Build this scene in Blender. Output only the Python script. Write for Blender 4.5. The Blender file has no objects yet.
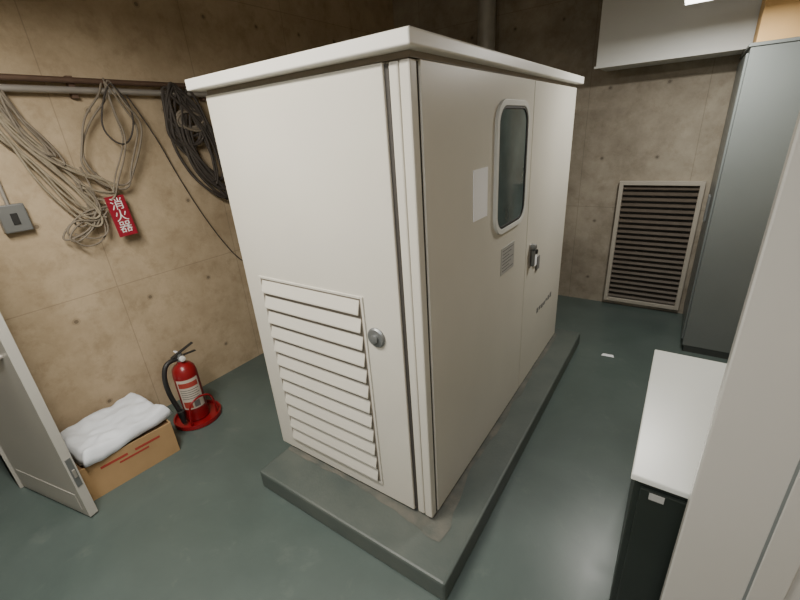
import bpy, bmesh, math, random
from mathutils import Vector, Matrix, Euler, noise
random.seed(7)
D=bpy.data; S=bpy.context.scene; COL=S.collection

# ---------------------------------------------------------------- materials
def newmat(name):
    m=D.materials.new(name); m.use_nodes=True; nt=m.node_tree
    return m,nt,nt.nodes['Principled BSDF']
def paint(name,col,rough=0.45,var=0.06,scale=3.0,bump=0.0,metal=0.0,col2=None,spec=0.5,bscale=200):
    m,nt,b=newmat(name); N=nt.nodes; L=nt.links
    tc=N.new('ShaderNodeTexCoord'); n=N.new('ShaderNodeTexNoise'); n.inputs['Scale'].default_value=scale; n.inputs['Detail'].default_value=6
    L.new(tc.outputs['Object'],n.inputs['Vector'])
    r=N.new('ShaderNodeValToRGB'); r.color_ramp.elements[0].position=0.3; r.color_ramp.elements[1].position=0.7
    c2=col2 or tuple(c*(1-var*2) for c in col)
    r.color_ramp.elements[0].color=(*c2,1); r.color_ramp.elements[1].color=(*col,1)
    L.new(n.outputs['Fac'],r.inputs['Fac']); L.new(r.outputs['Color'],b.inputs['Base Color'])
    b.inputs['Roughness'].default_value=rough; b.inputs['Metallic'].default_value=metal; b.inputs['Specular IOR Level'].default_value=spec
    if bump>0:
        n2=N.new('ShaderNodeTexNoise'); n2.inputs['Scale'].default_value=bscale; L.new(tc.outputs['Object'],n2.inputs['Vector'])
        bp=N.new('ShaderNodeBump'); bp.inputs['Strength'].default_value=bump; bp.inputs['Distance'].default_value=0.01
        L.new(n2.outputs['Fac'],bp.inputs['Height']); L.new(bp.outputs['Normal'],b.inputs['Normal'])
    return m
def emis(name,col,st):
    m,nt,b=newmat(name); b.inputs['Base Color'].default_value=(*col,1); b.inputs['Emission Color'].default_value=(*col,1); b.inputs['Emission Strength'].default_value=st; return m

def concrete(name,axis,base,dark,stain=(0.2,0.15,0.1)):
    """board-marked concrete with formwork joints and tie holes; axis = horizontal coordinate on the wall (0=x,1=y)"""
    m,nt,b=newmat(name); N=nt.nodes; L=nt.links
    def math_(op,a,c=None,clamp=False):
        n=N.new('ShaderNodeMath'); n.operation=op; n.use_clamp=clamp
        for i,v in enumerate((a,c)):
            if v is None: continue
            if isinstance(v,(int,float)): n.inputs[i].default_value=v
            else: L.new(v,n.inputs[i])
        return n.outputs[0]
    tc=N.new('ShaderNodeTexCoord'); sp=N.new('ShaderNodeSeparateXYZ'); L.new(tc.outputs['Object'],sp.inputs[0])
    h=sp.outputs[axis]; z=sp.outputs[2]
    def nz(scale,detail,rough=0.6,dist=0.0):
        n=N.new('ShaderNodeTexNoise'); n.inputs['Scale'].default_value=scale; n.inputs['Detail'].default_value=detail; n.inputs['Roughness'].default_value=rough
        n.inputs['Distortion'].default_value=dist
        L.new(tc.outputs['Object'],n.inputs['Vector']); return n.outputs['Fac']
    r=N.new('ShaderNodeValToRGB'); e=r.color_ramp.elements; e[0].position=0.33; e[0].color=(*dark,1); e[1].position=0.66; e[1].color=(*base,1)
    L.new(nz(2.2,12,0.72,0.1),r.inputs['Fac'])
    r2=N.new('ShaderNodeValToRGB'); e=r2.color_ramp.elements; e[0].position=0.5; e[0].color=(1,1,1,1); e[1].position=0.75; e[1].color=(0.6,0.56,0.5,1)
    L.new(nz(7,8,0.75,0.15),r2.inputs['Fac'])
    mx=N.new('ShaderNodeMixRGB'); mx.blend_type='MULTIPLY'; mx.inputs[0].default_value=0.7
    L.new(r.outputs[0],mx.inputs[1]); L.new(r2.outputs[0],mx.inputs[2])
    fh=math_('ABSOLUTE',math_('SUBTRACT',math_('FRACT',math_('DIVIDE',math_('ADD',h,10.0-0.40),0.9)),0.5))
    fz=math_('ABSOLUTE',math_('SUBTRACT',math_('FRACT',math_('DIVIDE',math_('ADD',z,9.0-0.1),1.8)),0.5))
    jh=math_('LESS_THAN',fh,0.003); jz=math_('LESS_THAN',fz,0.0015)
    ch=math_('MULTIPLY',math_('SUBTRACT',math_('FRACT',math_('DIVIDE',math_('ADD',h,9.0+0.205),0.45)),0.5),0.45)
    cz=math_('MULTIPLY',math_('SUBTRACT',math_('FRACT',math_('DIVIDE',math_('ADD',z,9.0+0.04),0.6)),0.5),0.6)
    d=math_('SQRT',math_('ADD',math_('MULTIPLY',ch,ch),math_('MULTIPLY',cz,cz)))
    hole=math_('LESS_THAN',d,0.012); ring=math_('LESS_THAN',d,0.022)
    dk=math_('ADD',math_('MULTIPLY',math_('MAXIMUM',jh,jz),0.3),math_('ADD',math_('MULTIPLY',hole,0.45),math_('MULTIPLY',ring,0.2)),clamp=True)
    mx2=N.new('ShaderNodeMixRGB'); L.new(dk,mx2.inputs[0]); L.new(mx.outputs[0],mx2.inputs[1]); mx2.inputs[2].default_value=(0.05,0.035,0.025,1)
    L.new(mx2.outputs[0],b.inputs['Base Color']); b.inputs['Roughness'].default_value=0.75
    bp=N.new('ShaderNodeBump'); bp.inputs['Strength'].default_value=0.3; bp.inputs['Distance'].default_value=0.01
    hh=math_('SUBTRACT',nz(18,8),math_('MULTIPLY',dk,1.2)); L.new(hh,bp.inputs['Height']); L.new(bp.outputs[0],b.inputs['Normal'])
    return m

M={}
M['conc_l']=concrete('concrete_left',1,(0.54,0.43,0.29),(0.37,0.285,0.18))
M['conc_f']=concrete('concrete_far',0,(0.42,0.37,0.29),(0.24,0.205,0.155))
M['ceil']=paint('concrete_ceiling',(0.36,0.32,0.26),0.9,0.1,2)
M['cab']=paint('cabinet_ivory_paint',(0.62,0.60,0.53),0.36,0.035,2,0.04)
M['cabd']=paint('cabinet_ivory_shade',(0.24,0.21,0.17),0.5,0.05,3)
M['seam']=paint('dark_seal',(0.05,0.045,0.04),0.7)
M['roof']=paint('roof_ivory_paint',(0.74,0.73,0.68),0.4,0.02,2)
M['black']=paint('black_plastic',(0.02,0.02,0.02),0.5)
M['dkmetal']=paint('grey_zinc',(0.22,0.23,0.23),0.4,0.05,8,metal=0.5)
M['steel']=paint('galvanised_pipe',(0.45,0.42,0.38),0.4,0.1,9,metal=0.5)
M['flue']=paint('flue_cladding',(0.5,0.5,0.47),0.4,0.1,9,metal=0.3)
M['rust']=paint('rusty_pipe',(0.16,0.10,0.07),0.55,0.15,12,metal=0.3)
M['ppaint']=paint('plinth_green_paint',(0.070,0.088,0.080),0.5,0.12,5,0.1,col2=(0.10,0.115,0.102),bscale=60)
M['pworn']=paint('plinth_worn_concrete',(0.155,0.145,0.12),0.8,0.2,9,0.2,col2=(0.075,0.088,0.078),bscale=60)
M['lowbody']=paint('dark_green_steel',(0.018,0.024,0.02),0.4,0.1,4)
M['lowtop']=paint('white_worktop',(0.74,0.76,0.72),0.3,0.03,3)
M['grey']=paint('grey_switchboard',(0.18,0.20,0.195),0.36,0.05,2)
M['greyd']=paint('grey_switchboard_dark',(0.09,0.10,0.10),0.45)
M['panel']=paint('light_grey_panel',(0.50,0.49,0.455),0.18,0.02,2)
M['duct']=paint('duct_white',(0.66,0.67,0.64),0.5,0.03,2)
M['card']=paint('cardboard',(0.42,0.27,0.13),0.85,0.08,6)
M['card2']=paint('cardboard_orange',(0.66,0.42,0.18),0.85,0.06,6)
M['cardin']=paint('cardboard_dark',(0.22,0.13,0.065),0.9)
M['red']=paint('red_paint',(0.24,0.008,0.012),0.3,0.05)
M['redp']=paint('red_plate',(0.30,0.012,0.03),0.4,0.05)
M['redink']=paint('red_ink',(0.38,0.05,0.035),0.7)
M['white']=paint('white_paint',(0.8,0.8,0.78),0.5,0.02)
M['paper']=paint('paper',(0.86,0.87,0.90),0.8,0.01)
M['labelp']=paint('label_paper',(0.55,0.50,0.42),0.6,0.03)
M['cloth']=paint('white_cloth',(0.74,0.78,0.83),0.8,0.04,6,0.15,bscale=40)
M['ropeb']=paint('beige_rope',(0.33,0.28,0.20),0.85,0.15,30)
M['ropew']=paint('grey_cable',(0.22,0.185,0.14),0.7,0.1,20)
M['roped']=paint('dark_cable',(0.06,0.05,0.042),0.7,0.1,20)
M['vframe']=paint('vent_frame',(0.46,0.42,0.35),0.5,0.06)
M['slat']=paint('vent_slat_brown',(0.11,0.088,0.066),0.55,0.1,15)
M['door']=paint('door_grey_paint',(0.38,0.37,0.33),0.4,0.03)
M['doore']=paint('door_edge_paint',(0.46,0.45,0.41),0.4,0.03)
M['label']=paint('label_silver',(0.46,0.46,0.44),0.35,0.05,20,metal=0.2)
M['ink']=paint('grey_ink',(0.16,0.16,0.16),0.7)
M['tube']=emis('lamp_diffuser',(1.0,0.97,0.9),7.0)
M['glass']=paint('window_glass_reflection',(0.13,0.18,0.18),0.08,0.3,3)  # teal reflections painted into the pane's own colour
# floor: worn green epoxy
m,nt,b=newmat('green_epoxy_floor'); N=nt.nodes; L=nt.links
tc=N.new('ShaderNodeTexCoord')
def nzf(s,d,r=0.6,dist=0):
    n=N.new('ShaderNodeTexNoise'); n.inputs['Scale'].default_value=s; n.inputs['Detail'].default_value=d; n.inputs['Roughness'].default_value=r; n.inputs['Distortion'].default_value=dist
    L.new(tc.outputs['Object'],n.inputs['Vector']); return n.outputs['Fac']
r=N.new('ShaderNodeValToRGB'); e=r.color_ramp.elements; e[0].position=0.3; e[0].color=(0.066,0.090,0.082,1); e[1].position=0.72; e[1].color=(0.102,0.132,0.121,1)
L.new(nzf(1.3,8,0.65,0.3),r.inputs['Fac']); 
r3=N.new('ShaderNodeValToRGB'); e=r3.color_ramp.elements; e[0].position=0.58; e[0].color=(0,0,0,1); e[1].position=0.8; e[1].color=(0.3,0.3,0.3,1)
L.new(nzf(6,8,0.7,0.4),r3.inputs['Fac'])
mx=N.new('ShaderNodeMixRGB'); L.new(r3.outputs[0],mx.inputs[0]); L.new(r.outputs[0],mx.inputs[1]); mx.inputs[2].default_value=(0.22,0.24,0.21,1)
L.new(mx.outputs[0],b.inputs['Base Color'])
mr=N.new('ShaderNodeMapRange'); mr.inputs['To Min'].default_value=0.27; mr.inputs['To Max'].default_value=0.42; L.new(nzf(3,5),mr.inputs['Value']); L.new(mr.outputs[0],b.inputs['Roughness'])
M['floor']=m

# ---------------------------------------------------------------- helpers
def group(name,loc=(0,0,0)):
    e=D.objects.new(name,None); e.empty_display_size=0.1; COL.objects.link(e); e.location=loc; return e
def finish(bm,name,mat,parent=None,smooth=False,bevel=0,seg=2,loc=None,rot=None):
    bmesh.ops.recalc_face_normals(bm,faces=bm.faces)
    me=D.meshes.new(name); bm.to_mesh(me); bm.free()
    if smooth:
        for p in me.polygons: p.use_smooth=True
    o=D.objects.new(name,me); COL.objects.link(o)
    for mm in (mat if isinstance(mat,(list,tuple)) else [mat]): me.materials.append(mm)
    if bevel>0:
        md=o.modifiers.new('bevel','BEVEL'); md.width=bevel; md.segments=seg; md.limit_method='ANGLE'; md.angle_limit=math.radians(40)
    if loc: o.location=loc
    if rot: o.rotation_euler=rot
    if parent: o.parent=parent
    return o
def addbox(bm,a,b_,mi=0):
    x0,y0,z0=a; x1,y1,z1=b_
    v=[bm.verts.new(p) for p in ((x0,y0,z0),(x1,y0,z0),(x1,y1,z0),(x0,y1,z0),(x0,y0,z1),(x1,y0,z1),(x1,y1,z1),(x0,y1,z1))]
    for f in ((0,3,2,1),(4,5,6,7),(0,1,5,4),(1,2,6,5),(2,3,7,6),(3,0,4,7)):
        fc=bm.faces.new([v[i] for i in f]); fc.material_index=mi
def box(name,a,b_,mat,parent=None,bevel=0,loc=None,rot=None):
    bm=bmesh.new(); addbox(bm,a,b_); return finish(bm,name,mat,parent,bevel=bevel,loc=loc,rot=rot)
def boxes(name,lst,mat,parent=None,bevel=0,loc=None,rot=None):
    bm=bmesh.new()
    for a,b_ in lst: addbox(bm,a,b_)
    return finish(bm,name,mat,parent,bevel=bevel,loc=loc,rot=rot)
def lathe(name,prof,mat,parent=None,loc=(0,0,0),seg=32,rot=None):
    bm=bmesh.new(); rings=[]
    for r_,z in prof:
        rings.append([bm.verts.new((r_*math.cos(2*math.pi*i/seg),r_*math.sin(2*math.pi*i/seg),z)) for i in range(seg)])
    for A,B in zip(rings,rings[1:]):
        for i in range(seg): bm.faces.new((A[i],A[(i+1)%seg],B[(i+1)%seg],B[i]))
    bm.faces.new(rings[0]); bm.faces.new(rings[-1])
    o=finish(bm,name,mat,parent,smooth=True,loc=loc,rot=rot)
    md=o.modifiers.new('es','EDGE_SPLIT'); md.split_angle=math.radians(35)
    return o
def tube(name,pts,r_,mat,parent=None,cyclic=False,res=4,smooth=True):
    cu=D.curves.new(name,'CURVE'); cu.dimensions='3D'; cu.bevel_depth=r_; cu.bevel_resolution=res; cu.use_fill_caps=True
    if smooth:
        sp=cu.splines.new('NURBS'); sp.points.add(len(pts)-1)
        for i,p in enumerate(pts): sp.points[i].co=(*p,1)
        sp.order_u=3; sp.use_endpoint_u=not cyclic; sp.use_cyclic_u=cyclic; sp.resolution_u=6
    else:
        sp=cu.splines.new('POLY'); sp.points.add(len(pts)-1)
        for i,p in enumerate(pts): sp.points[i].co=(*p,1)
        sp.use_cyclic_u=cyclic
    o=D.objects.new(name,cu); COL.objects.link(o); cu.materials.append(mat)
    if parent: o.parent=parent
    return o
def rrect(w,h,r_,n=8):
    P=[]
    for cx,cy,a0 in ((w/2-r_,h/2-r_,0),(-w/2+r_,h/2-r_,90),(-w/2+r_,-h/2+r_,180),(w/2-r_,-h/2+r_,270)):
        for i in range(n+1):
            a=math.radians(a0+90*i/n); P.append((cx+r_*math.cos(a),cy+r_*math.sin(a)))
    return P
def text(name,s,size,mat,parent,loc,rot,spacing=1.0,align='CENTER'):
    cu=D.curves.new(name,'FONT'); cu.body=s; cu.size=size; cu.align_x=align; cu.align_y='CENTER'; cu.extrude=0.0006; cu.space_line=spacing
    cu.materials.append(mat); o=D.objects.new(name,cu); COL.objects.link(o); o.location=loc; o.rotation_euler=rot
    if parent: o.parent=parent
    return o

# ---------------------------------------------------------------- room shell
XL=-2.285; XR=1.62; YF=3.31; YB=-2.8; ZC=3.3
DY0,DY1,DZ=-1.90,-1.0,2.05
box('floor',(XL-1.5,YB-0.1,-0.1),(XR+0.1,YF+0.1,0),M['floor'])
box('ceiling',(XL-1.5,YB-0.1,ZC),(XR+0.1,YF+0.1,ZC+0.1),M['ceil'])
boxes('wall_left',[((XL-0.15,DY1,0),(XL,YF,ZC)),((XL-0.15,DY0,DZ),(XL,DY1,ZC)),((XL-0.15,YB,0),(XL,DY0,ZC))],M['conc_l'])
box('wall_far',(XL-0.15,YF,0),(XR+0.1,YF+0.1,ZC),M['conc_f'])
box('wall_right',(XR,YB,0),(XR+0.1,YF,ZC),M['conc_l'])
box('wall_back',(XL-1.5,YB-0.1,0),(XR+0.1,YB,ZC),M['conc_f'])
boxes('wall_corridor',[((XL-1.5,YB,0),(XL-1.4,0.0,ZC)),((XL-1.4,-0.1,0),(XL-0.15,0.0,ZC))],M['conc_f'])
boxes('trim_1',[((XL-0.155,DY0-0.04,0),(XL+0.012,DY0,DZ+0.04)),((XL-0.155,DY1,0),(XL+0.012,DY1+0.035,DZ+0.04)),((XL-0.155,DY0,DZ),(XL+0.012,DY1,DZ+0.04))],M['door'],bevel=0.003)

# door leaf swung into the room
dg=group('door_1',(-2.27,-0.965,0.0)); dl=math.hypot(0.62,0.125)
dg.rotation_euler=(0,0,math.atan2(0.125,0.60))
box('leaf',(0,-0.02,0.012),(dl,0.02,2.02),M['door'],dg,bevel=0.002)
box('edge_strip',(dl,-0.021,0.012),(dl+0.004,0.021,2.02),M['doore'],dg)
box('latch_plate',(dl+0.004,-0.013,0.22),(dl+0.007,0.013,0.40),M['dkmetal'],dg,bevel=0.001)
box('latch_bolt',(dl+0.006,-0.007,0.28),(dl+0.014,0.007,0.33),M['steel'],dg,bevel=0.002)
box('lower_rail',(0.04,-0.024,0.05),(dl-0.04,-0.02,0.16),M['door'],dg,bevel=0.002)
lathe('knob',[(0.012,0),(0.012,0.03),(0.026,0.04),(0.028,0.055),(0.018,0.068)],M['steel'],dg,loc=(dl-0.07,-0.02,1.0),rot=(math.pi/2,0,0))

# ---------------------------------------------------------------- plinth
W=1.045; Lc=2.11; Z0=0.118; ZT=2.030
pl=group('equipment_plinth')
box('kerb',(-1.0,-0.222,0),(0.182,2.26,Z0-0.004),M['ppaint'],pl,bevel=0.012)
bm=bmesh.new()   # worn concrete patch with irregular outline on top of the kerb
P=[]
for i in range(120):
    t=i/120*4; s=int(t); f=t-s
    x0,x1,y0,y1=-0.985,0.022,-0.020,2.15
    c=[(x0+(x1-x0)*f,y0),(x1,y0+(y1-y0)*f),(x1-(x1-x0)*f,y1),(x0,y1-(y1-y0)*f)][s]
    j=noise.noise(Vector((c[0]*9,c[1]*9,3)))*0.03
    nr=math.exp(-((c[0]-x1)**2+(c[1]-y0)**2)*18)*0.05
    P.append(bm.verts.new((min(0.14,c[0]+j+nr),c[1]+j*0.8-nr,Z0-0.002)))
bm.faces.new(P); finish(bm,'worn_top',M['pworn'],pl)

# ---------------------------------------------------------------- generator cabinet
g=group('generator_cabinet')
box('body',(-W,0.022,Z0+0.02),(-0.022,Lc,ZT-0.004),M['cab'],g)
box('base_channel',(-W+0.02,0.03,Z0-0.003),(-0.035,Lc-0.02,Z0+0.022),M['seam'],g)
boxes('base_feet',[((-0.09,0.02,Z0-0.003),(-0.01,0.09,Z0+0.02)),((-0.09,Lc-0.1,Z0-0.003),(-0.01,Lc-0.03,Z0+0.02)),((-W+0.01,0.02,Z0-0.003),(-W+0.08,0.09,Z0+0.02))],M['dkmetal'],g,bevel=0.004)
boxes('roof_shadow_strip',[((-W+0.006,0.008,ZT-0.012),(-0.006,Lc,ZT+0.008))],M['cabd'],g)  # shadow line under the roof, put in as a dark strip
bm=bmesh.new()   # roof: shallow cross-break lid with folded lip
x0,x1,y0,y1=-1.085,0.036,-0.055,2.135
addbox(bm,(x0,y0,2.036),(x1,y1,2.080))
top=[f for f in bm.faces if all(v.co.z>2.07 for v in f.verts)][0]
r=bmesh.ops.poke(bm,faces=[top]); r['verts'][0].co.z=2.10
finish(bm,'roof',M['roof'],g,bevel=0.006,seg=3)
# front (short side) door
XD=-0.102
box('end_door',(-W,0,Z0+0.018),(XD,0.02,ZT-0.014),M['cab'],g,bevel=0.004)
box('end_door_seal',(XD,0.010,Z0+0.03),(XD+0.016,0.0225,ZT-0.02),M['seam'],g)
# corner post: folded profile with a shallow groove
box('corner_post',(-0.082,0.003,Z0+0.02),(-0.046,0.03,ZT-0.016),M['cab'],g,bevel=0.006)
box('corner_post_return',(-0.042,0.001,Z0+0.02),(-0.003,0.042,ZT-0.016),M['cab'],g,bevel=0.006)
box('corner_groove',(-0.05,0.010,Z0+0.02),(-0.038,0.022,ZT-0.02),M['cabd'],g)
box('corner_seal',(-0.022,0.040,Z0+0.02),(-0.008,0.060,ZT-0.02),M['seam'],g)
# side doors
SE=1.185
box('side_door_near',(-0.02,0.056,Z0+0.02),(0,SE-0.003,ZT-0.014),M['cab'],g,bevel=0.003)
box('side_door_far',(-0.02,SE+0.003,Z0+0.02),(0,Lc-0.004,ZT-0.014),M['cab'],g,bevel=0.003)
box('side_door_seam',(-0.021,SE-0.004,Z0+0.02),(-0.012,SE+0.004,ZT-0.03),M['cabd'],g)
# louvre
lx0,lx1,lz0,lz1=-0.925,-0.292,0.215,1.205
boxes('louvre_shade_sheet',[((lx0-0.004,-0.0015,lz0-0.004),(lx1+0.004,0.001,lz1+0.004))],M['cabd'],g)  # dark sheet on the door face; shade behind the slats painted in
boxes('louvre_frame',[((lx0-0.012,-0.006,lz0-0.012),(lx0,0,lz1+0.012)),((lx1,-0.006,lz0-0.012),(lx1+0.012,0,lz1+0.012)),((lx0,-0.006,lz1),(lx1,0,lz1+0.012)),((lx0,-0.006,lz0-0.012),(lx1,0,lz0))],M['cab'],g,bevel=0.002)
bm=bmesh.new(); n=12; ph=(lz1-lz0)/n
for i in range(n):
    zt=lz1-i*ph-0.008; zb=zt-ph*0.66
    prof=[(-0.002,zt),(-0.018,zb),(-0.018,zb-0.006),(-0.013,zb-0.006),(-0.002,zt-0.012)]
    A=[bm.verts.new((lx0+0.010,y,z)) for y,z in prof]; B=[bm.verts.new((lx1-0.010,y,z)) for y,z in prof]
    k=len(prof)
    for j in range(k): bm.faces.new((A[j],A[(j+1)%k],B[(j+1)%k],B[j]))
    bm.faces.new(A); bm.faces.new(B)
finish(bm,'louvre_slats',M['cab'],g)
# round latch
lathe('latch_rose',[(0.044,0),(0.044,0.006),(0.038,0.012),(0.03,0.013)],M['dkmetal'],g,loc=(-0.228,0,1.045),rot=(math.pi/2,0,0))
lathe('latch_core',[(0.018,0),(0.018,0.014),(0.014,0.016)],M['dkmetal'],g,loc=(-0.228,-0.01,1.045),rot=(math.pi/2,0,0))
# window in near side door
wy,wz,ww,wh=0.875,1.62,0.44,0.60
def ring(name,w,h,r_,w2,h2,r2,x0,x1,mat):
    bm=bmesh.new(); o=rrect(w,h,r_); i_=rrect(w2,h2,r2); n=len(o)
    def mk(P,x): return [bm.verts.new((x,wy+a,wz+b_)) for a,b_ in P]
    oa,ob,ia,ib=mk(o,x0),mk(o,x1),mk(i_,x0),mk(i_,x1)
    for k in range(n):
        q=(k+1)%n
        bm.faces.new((oa[k],oa[q],ob[q],ob[k])); bm.faces.new((ia[k],ia[q],ib[q],ib[k])); bm.faces.new((ob[k],ob[q],ib[q],ib[k])); bm.faces.new((oa[k],oa[q],ia[q],ia[k]))
    return finish(bm,name,mat,g,bevel=0.002)
ring('window_frame',ww,wh,0.10,ww-0.05,wh-0.05,0.08,-0.002,0.014,M['duct'])
ring('window_gasket',ww-0.045,wh-0.045,0.08,ww-0.075,wh-0.075,0.065,0.0,0.011,M['black'])
bm=bmesh.new(); bm.faces.new([bm.verts.new((0.006,wy+a,wz+b_)) for a,b_ in rrect(ww-0.06,wh-0.06,0.07)]); finish(bm,'window_glass',M['glass'],g)
# paper and rating plate
box('posted_paper',(0.0,0.435,1.445),(0.003,0.580,1.655),M['paper'],g)
box('rating_plate',(0.0,0.775,1.09),(0.003,0.965,1.235),M['label'],g,bevel=0.001)
boxes('rating_plate_lines',[((0.003,0.79,1.215-0.018*i),(0.0036,0.95-0.03*(i%3),1.219-0.018*i)) for i in range(7)],M['ink'],g)
# lever handle with hanging key
boxes('handle_plate',[((0.0,1.24,0.99),(0.008,1.29,1.14))],M['steel'],g,bevel=0.003)
box('handle_lever',(0.012,1.25,1.0),(0.030,1.28,1.10),M['dkmetal'],g,bevel=0.005)
lathe('handle_pivot',[(0.02,0),(0.02,0.03),(0.016,0.034)],M['dkmetal'],g,loc=(0.002,1.265,1.12),rot=(0,math.pi/2,0))
boxes('key_tag',[((0.006,1.40,0.93),(0.012,1.45,1.02))],M['ink'],g,bevel=0.002)
boxes('key_fob',[((0.006,1.34,0.97),(0.010,1.39,1.04))],M['paper'],g,bevel=0.002)
lathe('keyhole',[(0.016,0),(0.016,0.012),(0.012,0.014)],M['black'],g,loc=(0.0,1.38,1.06),rot=(0,math.pi/2,0))
boxes('nameplate_marks',[((0.0,1.50+0.055*i,0.575+0.006*math.sin(i*2)),(0.002,1.535+0.055*i,0.605+0.006*math.cos(i))) for i in range(7)],M['ink'],g)

# ---------------------------------------------------------------- wall conduits
c=group('wall_conduit')
tube('conduit_upper',[(XL+0.05,-0.98,2.210),(XL+0.05,3.27,2.210)],0.016,M['rust'],c,smooth=False)
tube('conduit_lower',[(XL+0.05,-0.98,2.160),(XL+0.05,3.27,2.160)],0.018,M['steel'],c,smooth=False)
boxes('conduit_clips',[((XL,y,2.12),(XL+0.035,y+0.03,2.235)) for y in (-0.85,-0.05,0.75,1.55,2.35,3.0)],M['rust'],c)
# exhaust pipe in the far corner
p=group('exhaust_pipe')
lathe('pipe',[(0.085,0.0),(0.085,ZC)],M['flue'],p,loc=(-1.12,3.18,0),seg=28)
boxes('bracket',[((-1.18,3.25,1.2),(-1.06,YF,1.24)),((-1.18,3.25,2.4),(-1.06,YF,2.44))],M['dkmetal'],p)

# ---------------------------------------------------------------- ropes hanging
XW=XL+0.03
def jit(a): return random.uniform(-a,a)
def strands(name,parent,ctrl,n,r_,mat,sp=0.02,cyclic=False):
    for k in range(n):
        oy,oz=jit(sp),jit(sp)
        pts=[(XW+0.02+abs(jit(0.03)),y+jit(sp)*0.8+oy,z+jit(sp)*0.8+oz*(0.3 if z>2.1 else 1)) for y,z in ctrl]
        tube('%s_%d'%(name,k+1),pts,r_,mat,parent,cyclic)
ra=group('rope_bundle')
strands('strand',ra,[(-0.44,2.24),(-0.42,2.13),(-0.36,1.95),(-0.27,1.80),(-0.17,1.66),(-0.10,1.52),(-0.13,1.45),(-0.22,1.58),(-0.33,1.76),(-0.42,1.95),(-0.47,2.12)],4,0.0065,M['ropeb'],0.04,True)
strands('tail',ra,[(-0.20,1.70),(-0.13,1.55),(-0.15,1.42),(-0.27,1.36),(-0.33,1.40),(-0.26,1.48),(-0.14,1.47),(-0.05,1.50)],4,0.0055,M['ropew'],0.04)
strands('hank',ra,[(-0.40,2.22),(-0.37,2.1),(-0.30,1.95),(-0.24,1.84),(-0.27,1.80),(-0.36,1.9),(-0.42,2.08)],5,0.0065,M['ropew'],0.035,True)
strands('cross',ra,[(-0.50,2.20),(-0.40,2.02),(-0.30,1.86),(-0.16,1.74),(-0.02,1.68),(0.02,1.62),(-0.06,1.58),(-0.18,1.66)],3,0.0055,M['ropeb'],0.035)
strands('drop',ra,[(-0.16,1.60),(-0.10,1.45),(-0.12,1.33),(-0.24,1.30),(-0.30,1.36)],2,0.005,M['ropew'],0.03)
rb=group('hanging_cable_loop')
strands('loop',rb,[(0.13,2.24),(0.10,2.12),(-0.02,2.02),(-0.11,1.86),(-0.12,1.74),(-0.05,1.64),(0.08,1.60),(0.13,1.70),(0.22,1.84),(0.28,1.98),(0.20,2.10),(0.15,2.2)],2,0.006,M['ropew'],0.025,True)
strands('inner',rb,[(0.13,2.22),(0.06,2.10),(0.02,1.96),(0.10,1.86),(0.20,1.94),(0.22,2.08),(0.16,2.2)],1,0.005,M['roped'],0.014,True)
strands('drop',rb,[(0.12,2.22),(0.12,2.05),(0.15,1.92),(0.10,1.80),(0.02,1.66),(-0.02,1.6)],2,0.005,M['ropew'],0.014)
rc=group('black_cable_coil')
strands('coil',rc,[(0.53,2.23),(0.49,2.08),(0.47,1.92),(0.55,1.72),(0.64,1.54),(0.76,1.46),(0.84,1.56),(0.80,1.75),(0.70,1.95),(0.60,2.12)],7,0.010,M['roped'],0.06,True)
strands('small',rc,[(0.52,2.22),(0.46,2.04),(0.48,1.90),(0.60,1.84),(0.70,1.92),(0.66,2.08),(0.56,2.2)],4,0.010,M['roped'],0.045,True)
strands('inner',rc,[(0.60,2.14),(0.56,1.95),(0.60,1.70),(0.72,1.55),(0.76,1.70),(0.70,1.9)],5,0.009,M['roped'],0.05,True)
strands('wrap',rc,[(0.48,1.98),(0.54,2.05),(0.66,2.05),(0.72,1.98),(0.62,1.93)],4,0.009,M['ropew'],0.02,True)
rd=group('slack_wire')
tube('wire',[(XL+0.05,0.22,2.17),(XL+0.03,0.34,1.94),(XL+0.012,0.44,1.62),(XL+0.012,0.60,1.20),(XL+0.012,0.82,0.82),(XL+0.012,1.2,0.60)],0.004,M['roped'],rd)

# switch box
sb=group('switch_box')
box('case',(XL,-0.575,1.455),(XL+0.05,-0.455,1.60),M['dkmetal'],sb,bevel=0.006)
box('rocker',(XL+0.05,-0.53,1.495),(XL+0.056,-0.50,1.555),M['black'],sb,bevel=0.002)
tube('feed',[(XL+0.02,-0.515,1.58),(XL+0.02,-0.515,2.15)],0.010,M['steel'],sb,smooth=False)

# extinguisher sign
sg=group('fire_extinguisher_sign',(XL+0.075,-0.02,1.445)); sg.rotation_euler=(math.radians(2),math.radians(-4),0)
box('plate',(-0.003,-0.055,-0.125),(0.003,0.055,0.125),M['redp'],sg,bevel=0.001)
text('lettering','消\n火\n器',0.078,M['white'],sg,(0.0045,0.0,0.0),(math.pi/2,0,math.pi/2),0.92)
tube('string',[(0,0,0.12),(-0.02,-0.02,0.2),(-0.03,-0.03,0.28)],0.002,M['ropew'],sg)

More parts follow.
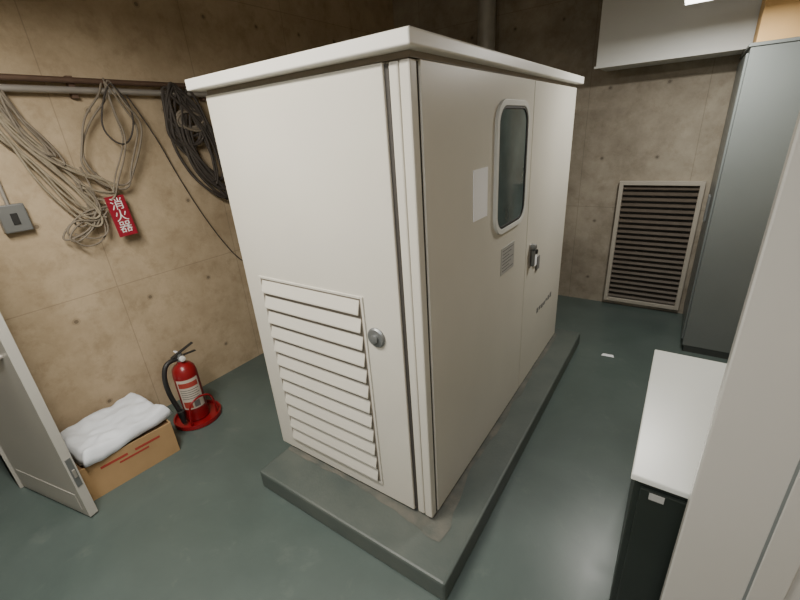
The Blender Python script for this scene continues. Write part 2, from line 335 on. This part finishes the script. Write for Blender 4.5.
# ---------------------------------------------------------------- fire extinguisher + stand
ex=group('fire_extinguisher',(-1.94,-0.055,0)); ex.scale=(1.12,1.12,1.12)
lathe('stand_tray',[(0.135,0),(0.142,0.006),(0.142,0.03),(0.134,0.03),(0.130,0.012),(0.03,0.012)],M['red'],ex,seg=40)
tube('stand_hoop',[(0.075,-0.085,0.012),(0.095,-0.09,0.16),(0.09,0.0,0.20),(0.095,0.09,0.16),(0.075,0.085,0.012)],0.006,M['red'],ex)
lathe('cylinder',[(0.055,0.014),(0.068,0.02),(0.07,0.04),(0.07,0.34),(0.064,0.375),(0.045,0.40),(0.025,0.41),(0.022,0.43)],M['red'],ex,seg=36)
bm=bmesh.new()   # label wraps the part of the cylinder facing the room
def lab(bm,z0,z1,a0,a1,r_,n=14):
    A=[bm.verts.new((r_*math.cos(math.radians(a0+(a1-a0)*i/n)),r_*math.sin(math.radians(a0+(a1-a0)*i/n)),z0)) for i in range(n+1)]
    B=[bm.verts.new((v.co.x,v.co.y,z1)) for v in A]
    for i in range(n): bm.faces.new((A[i],A[i+1],B[i+1],B[i]))
lab(bm,0.11,0.32,-80,30,0.0708); finish(bm,'label',M['labelp'],ex,smooth=True)
bm=bmesh.new(); lab(bm,0.265,0.30,-72,22,0.0714); lab(bm,0.12,0.165,-72,-30,0.0714); finish(bm,'label_red',M['redink'],ex,smooth=True)
bm=bmesh.new(); 
for k in range(5): lab(bm,0.245-0.015*k,0.250-0.015*k,-70,18-8*(k%2),0.0714)
lab(bm,0.12,0.165,-22,5,0.0714); finish(bm,'label_text',M['ink'],ex,smooth=True)
lathe('valve',[(0.02,0.42),(0.024,0.43),(0.024,0.455),(0.016,0.46),(0.016,0.475)],M['dkmetal'],ex)
box('lever_top',(-0.012,-0.05,0),(0.012,0.10,0.006),M['black'],ex,bevel=0.002,loc=(0,0,0.475),rot=(math.radians(16),0,0))
box('lever_bottom',(-0.011,-0.03,0),(0.011,0.10,0.006),M['black'],ex,bevel=0.002,loc=(0,0,0.452),rot=(math.radians(-4),0,0))
lathe('gauge',[(0.017,0),(0.017,0.014),(0.012,0.016)],M['white'],ex,loc=(0.02,0,0.445),rot=(0,math.pi/2,0))
tube('hose',[(0,-0.02,0.445),(0.0,-0.08,0.46),(0.01,-0.125,0.38),(0.01,-0.125,0.25),(0.02,-0.105,0.14),(0.025,-0.10,0.07)],0.014,M['black'],ex)
lathe('hose_nozzle',[(0.012,0),(0.016,0.02),(0.022,0.09),(0.018,0.092)],M['black'],ex,loc=(0.025,-0.10,0.035))
tube('safety_pin',[(-0.02,0.0,0.47),(-0.045,-0.01,0.485),(-0.05,0.015,0.47),(-0.02,0.005,0.465)],0.0025,M['paper'],ex,True)

# ---------------------------------------------------------------- cardboard box + cloth
cb=group('cardboard_box',(-1.945,-0.545,0)); cb.rotation_euler=(0,0,math.radians(-5))
w,l,h=0.40,0.50,0.225; t=0.006
boxes('walls',[((w/2-t,-l/2,0),(w/2,l/2,h)),((-w/2,-l/2,0),(-w/2+t,l/2,h)),((-w/2+t,-l/2,0),(w/2-t,-l/2+t,h)),((-w/2+t,l/2-t,0),(w/2-t,l/2,h)),((-w/2+t,-l/2+t,0),(w/2-t,l/2-t,t))],M['card'],cb)
box('packed_contents',(-w/2+t,-l/2+t,t),(w/2-t,l/2-t,h-0.02),M['cardin'],cb)
# plain printed blocks as stand-in for the print on the carton
boxes('printed_blocks',[((w/2,-0.15,0.165),(w/2+0.001,-0.01,0.180)),((w/2,-0.06,0.138),(w/2+0.001,0.10,0.150)),((w/2,0.03,0.165),(w/2+0.001,0.17,0.180))],M['redink'],cb)
cl=group('folded_white_sheet',(-1.965,-0.535,h-0.005)); cl.rotation_euler=(0,0,math.radians(4))
bm=bmesh.new(); n=46; grid=[]
for i in range(n+1):
    row=[]
    for j in range(n+1):
        u=i/n*2-1; v=j/n*2-1
        x=u*0.215; y=v*0.255
        e_=max(abs(u),abs(v)); fall=max(0,(e_-0.86)/0.14)
        z=0.085+0.020*noise.noise(Vector((x*6,y*6,1)))+0.014*noise.noise(Vector((x*19,y*17,5)))+0.006*math.sin(x*30+y*14+3*noise.noise(Vector((x*6,y*6,9))))
        z-=fall**1.8*0.07; 
        x*=1+0.05*noise.noise(Vector((0,y*9,2))); y*=1+0.05*noise.noise(Vector((x*9,0,7)))
        row.append(bm.verts.new((x,y,max(z,0.006))))
    grid.append(row)
for i in range(n):
    for j in range(n): bm.faces.new((grid[i][j],grid[i+1][j],grid[i+1][j+1],grid[i][j+1]))
o=finish(bm,'sheet',M['cloth'],cl,smooth=True); sd=o.modifiers.new('s','SOLIDIFY'); sd.thickness=0.006
box('sheet_fold_stack',(-0.19,-0.225,0.006),(0.195,0.225,0.05),M['cloth'],cl,bevel=0.015)

# ---------------------------------------------------------------- far wall vent
v=group('vent_louvre')
vx0,vx1,vz0,vz1=0.205,0.865,0.045,1.255; fw=0.036
boxes('frame',[((vx0,YF-0.05,vz0),(vx0+fw,YF,vz1)),((vx1-fw,YF-0.05,vz0),(vx1,YF,vz1)),((vx0+fw,YF-0.05,vz1-fw),(vx1-fw,YF,vz1)),((vx0+fw,YF-0.05,vz0),(vx1-fw,YF,vz0+fw))],M['vframe'],v,bevel=0.003)
box('backing',(vx0+fw,YF-0.004,vz0+fw),(vx1-fw,YF-0.001,vz1-fw),M['black'],v)
bm=bmesh.new(); n=22
for i in range(n):
    z=vz0+fw+(vz1-vz0-2*fw)*(i+0.5)/n
    prof=[(YF-0.036,z-0.016),(YF-0.006,z+0.012),(YF-0.006,z+0.016),(YF-0.039,z-0.010)]
    A=[bm.verts.new((vx0+fw,y,zz)) for y,zz in prof]; B=[bm.verts.new((vx1-fw,y,zz)) for y,zz in prof]
    for j in range(4): bm.faces.new((A[j],A[(j+1)%4],B[(j+1)%4],B[j]))
    bm.faces.new(A); bm.faces.new(B)
finish(bm,'slats',M['slat'],v)

# ---------------------------------------------------------------- duct above vent
du=group('air_duct')
box('casing',(-0.035,2.85,2.195),(1.62,3.31,ZC),M['duct'],du,bevel=0.004)
boxes('flange',[((-0.045,2.84,2.185),(1.62,2.87,2.20))],M['duct'],du)

# ---------------------------------------------------------------- tall grey switchboard
tg=group('tall_switchboard')
tx,ty0,ty1,tz=0.915,2.50,3.30,2.18
box('case',(tx,ty0,0.06),(XR-0.005,ty1,tz-0.02),M['grey'],tg,bevel=0.004)
box('base',(tx+0.015,ty0+0.015,0),(XR-0.01,ty1-0.01,0.06),M['greyd'],tg)
box('top_cap',(tx-0.012,ty0-0.012,tz-0.02),(XR-0.003,ty1,tz),M['grey'],tg,bevel=0.003)
boxes('side_doors',[((tx-0.014,ty0+0.03,0.10),(tx,ty0+0.385,tz-0.05)),((tx-0.014,ty0+0.395,0.10),(tx,ty1-0.03,tz-0.05))],M['grey'],tg,bevel=0.004)
boxes('side_door_gap',[((tx-0.004,ty0+0.385,0.10),(tx+0.001,ty0+0.395,tz-0.05))],M['seam'],tg)
boxes('door_handles',[((tx-0.03,ty0+0.35,1.0),(tx-0.014,ty0+0.37,1.2)),((tx-0.03,ty0+0.41,1.0),(tx-0.014,ty0+0.43,1.2))],M['dkmetal'],tg,bevel=0.003)
cb2=group('carton')
box('carton_body',(0.935,2.51,tz),(1.50,2.83,tz+0.36),M['card2'],cb2,bevel=0.004)
boxes('carton_tape',[((1.20,2.508,tz),(1.26,2.511,tz+0.36)),((1.20,2.51,tz+0.36),(1.26,2.83,tz+0.362))],M['card'],cb2)

# ---------------------------------------------------------------- low cabinet
lc=group('low_cabinet')
ax0,ax1,ay0,ay1,az=0.728,1.30,0.005,0.87,0.80
box('carcass',(ax0+0.012,ay0+0.015,0.04),(ax1-0.01,ay1-0.01,az-0.022),M['lowbody'],lc,bevel=0.004)
box('toe_base',(ax0+0.03,ay0+0.04,0),(ax1-0.03,ay1-0.03,0.04),M['black'],lc)
box('worktop',(ax0,ay0,az-0.022),(ax1,ay1,az),M['lowtop'],lc,bevel=0.004)
boxes('front_doors',[((ax0+0.03,ay0+0.003,0.07),(ax0+0.28,ay0+0.015,az-0.045)),((ax0+0.29,ay0+0.003,0.07),(ax1-0.03,ay0+0.015,az-0.045))],M['lowbody'],lc,bevel=0.003)
box('label_tag',(ax0+0.055,ay0+0.001,az-0.075),(ax0+0.095,ay0+0.003,az-0.05),M['label'],lc)

# ---------------------------------------------------------------- near light-grey surface, built as a thin steel panel
sp_=group('steel_partition')
box('sheet',(0.867,-0.085,0.0),(1.615,-0.05,2.25),M['panel'],sp_,bevel=0.004)
box('panel_joint',(1.030,-0.087,0.0),(1.036,-0.0848,2.25),M['grey'],sp_)
box('cover_strip',(1.036,-0.091,0.0),(1.10,-0.0852,2.25),M['panel'],sp_,bevel=0.002)
box('head_rail',(0.867,-0.095,2.25),(1.615,-0.04,2.29),M['panel'],sp_,bevel=0.003)

# scrap of paper on aisle floor
ps=group('paper_scrap',(0.42,2.16,0.0))
bm=bmesh.new(); vs=[bm.verts.new(p) for p in ((-0.045,-0.02,0.001),(0.05,-0.012,0.001),(0.04,0.02,0.005),(-0.035,0.02,0.001))]; bm.faces.new(vs)
o=finish(bm,'scrap',M['paper'],ps); o.modifiers.new('s','SOLIDIFY').thickness=0.001

# ---------------------------------------------------------------- lamps
def lamp(name,loc,ln,wd,power,rotz=0,col=(1,0.93,0.82),drop=True):
    e=group(name,loc); e.rotation_euler=(0,0,rotz)
    bm=bmesh.new()
    prof=[(-wd/2,0),(wd/2,0),(wd/2,0.02),(wd*0.22,0.07),(-wd*0.22,0.07),(-wd/2,0.02)]
    A=[bm.verts.new((-ln/2,y,z)) for y,z in prof]; B=[bm.verts.new((ln/2,y,z)) for y,z in prof]
    for j in range(6): bm.faces.new((A[j],A[(j+1)%6],B[(j+1)%6],B[j]))
    bm.faces.new(A); bm.faces.new(B); finish(bm,'housing',M['white'],e,bevel=0.003)
    for s in (-1,1):
        bmt=bmesh.new(); bmesh.ops.create_cone(bmt,cap_ends=True,segments=16,radius1=0.013,radius2=0.013,depth=ln*0.94)
        finish(bmt,'tube_%d'%(1 if s<0 else 2),M['tube'],e,smooth=True,loc=(0,s*wd*0.25,-0.016),rot=(0,math.pi/2,0))
    hgt=ZC-(loc[2]+0.07)
    if drop and hgt>0.02: boxes('hangers',[((-ln*0.35-0.005,-0.005,0.07),(-ln*0.35+0.005,0.005,0.07+hgt)),((ln*0.35-0.005,-0.005,0.07),(ln*0.35+0.005,0.005,0.07+hgt))],M['dkmetal'],e)
    ld=D.lights.new(name+'_light','AREA'); ld.shape='RECTANGLE'; ld.size=ln*0.95; ld.size_y=wd*0.8; ld.energy=power; ld.color=col
    lo=D.objects.new('light',ld); COL.objects.link(lo); lo.location=(0,0,-0.035); lo.parent=e
    return e
lamp('fluorescent_lamp',(-0.80,-0.95,2.62),1.2,0.22,66,0,(1,0.94,0.84))
lamp('fluorescent_lamp.001',(0.72,2.02,2.40),0.36,0.14,28,0,(1,0.97,0.9))
lamp('fluorescent_lamp.002',(0.45,-1.9,2.75),1.2,0.22,38,0,(0.95,0.97,1.0))

# ---------------------------------------------------------------- world + camera
w=D.worlds.new('World'); S.world=w; w.use_nodes=True; w.node_tree.nodes['Background'].inputs[0].default_value=(0.5,0.5,0.5,1); w.node_tree.nodes['Background'].inputs[1].default_value=0.2
cd=D.cameras.new('camera'); cam=D.objects.new('camera',cd); COL.objects.link(cam)
cam.location=(0.7165,-1.1333,1.8166); cam.rotation_euler=(1.1755,0.0665,0.5950)
cd.sensor_width=36; cd.lens=401.63/800*36; cd.clip_start=0.02
S.camera=cam
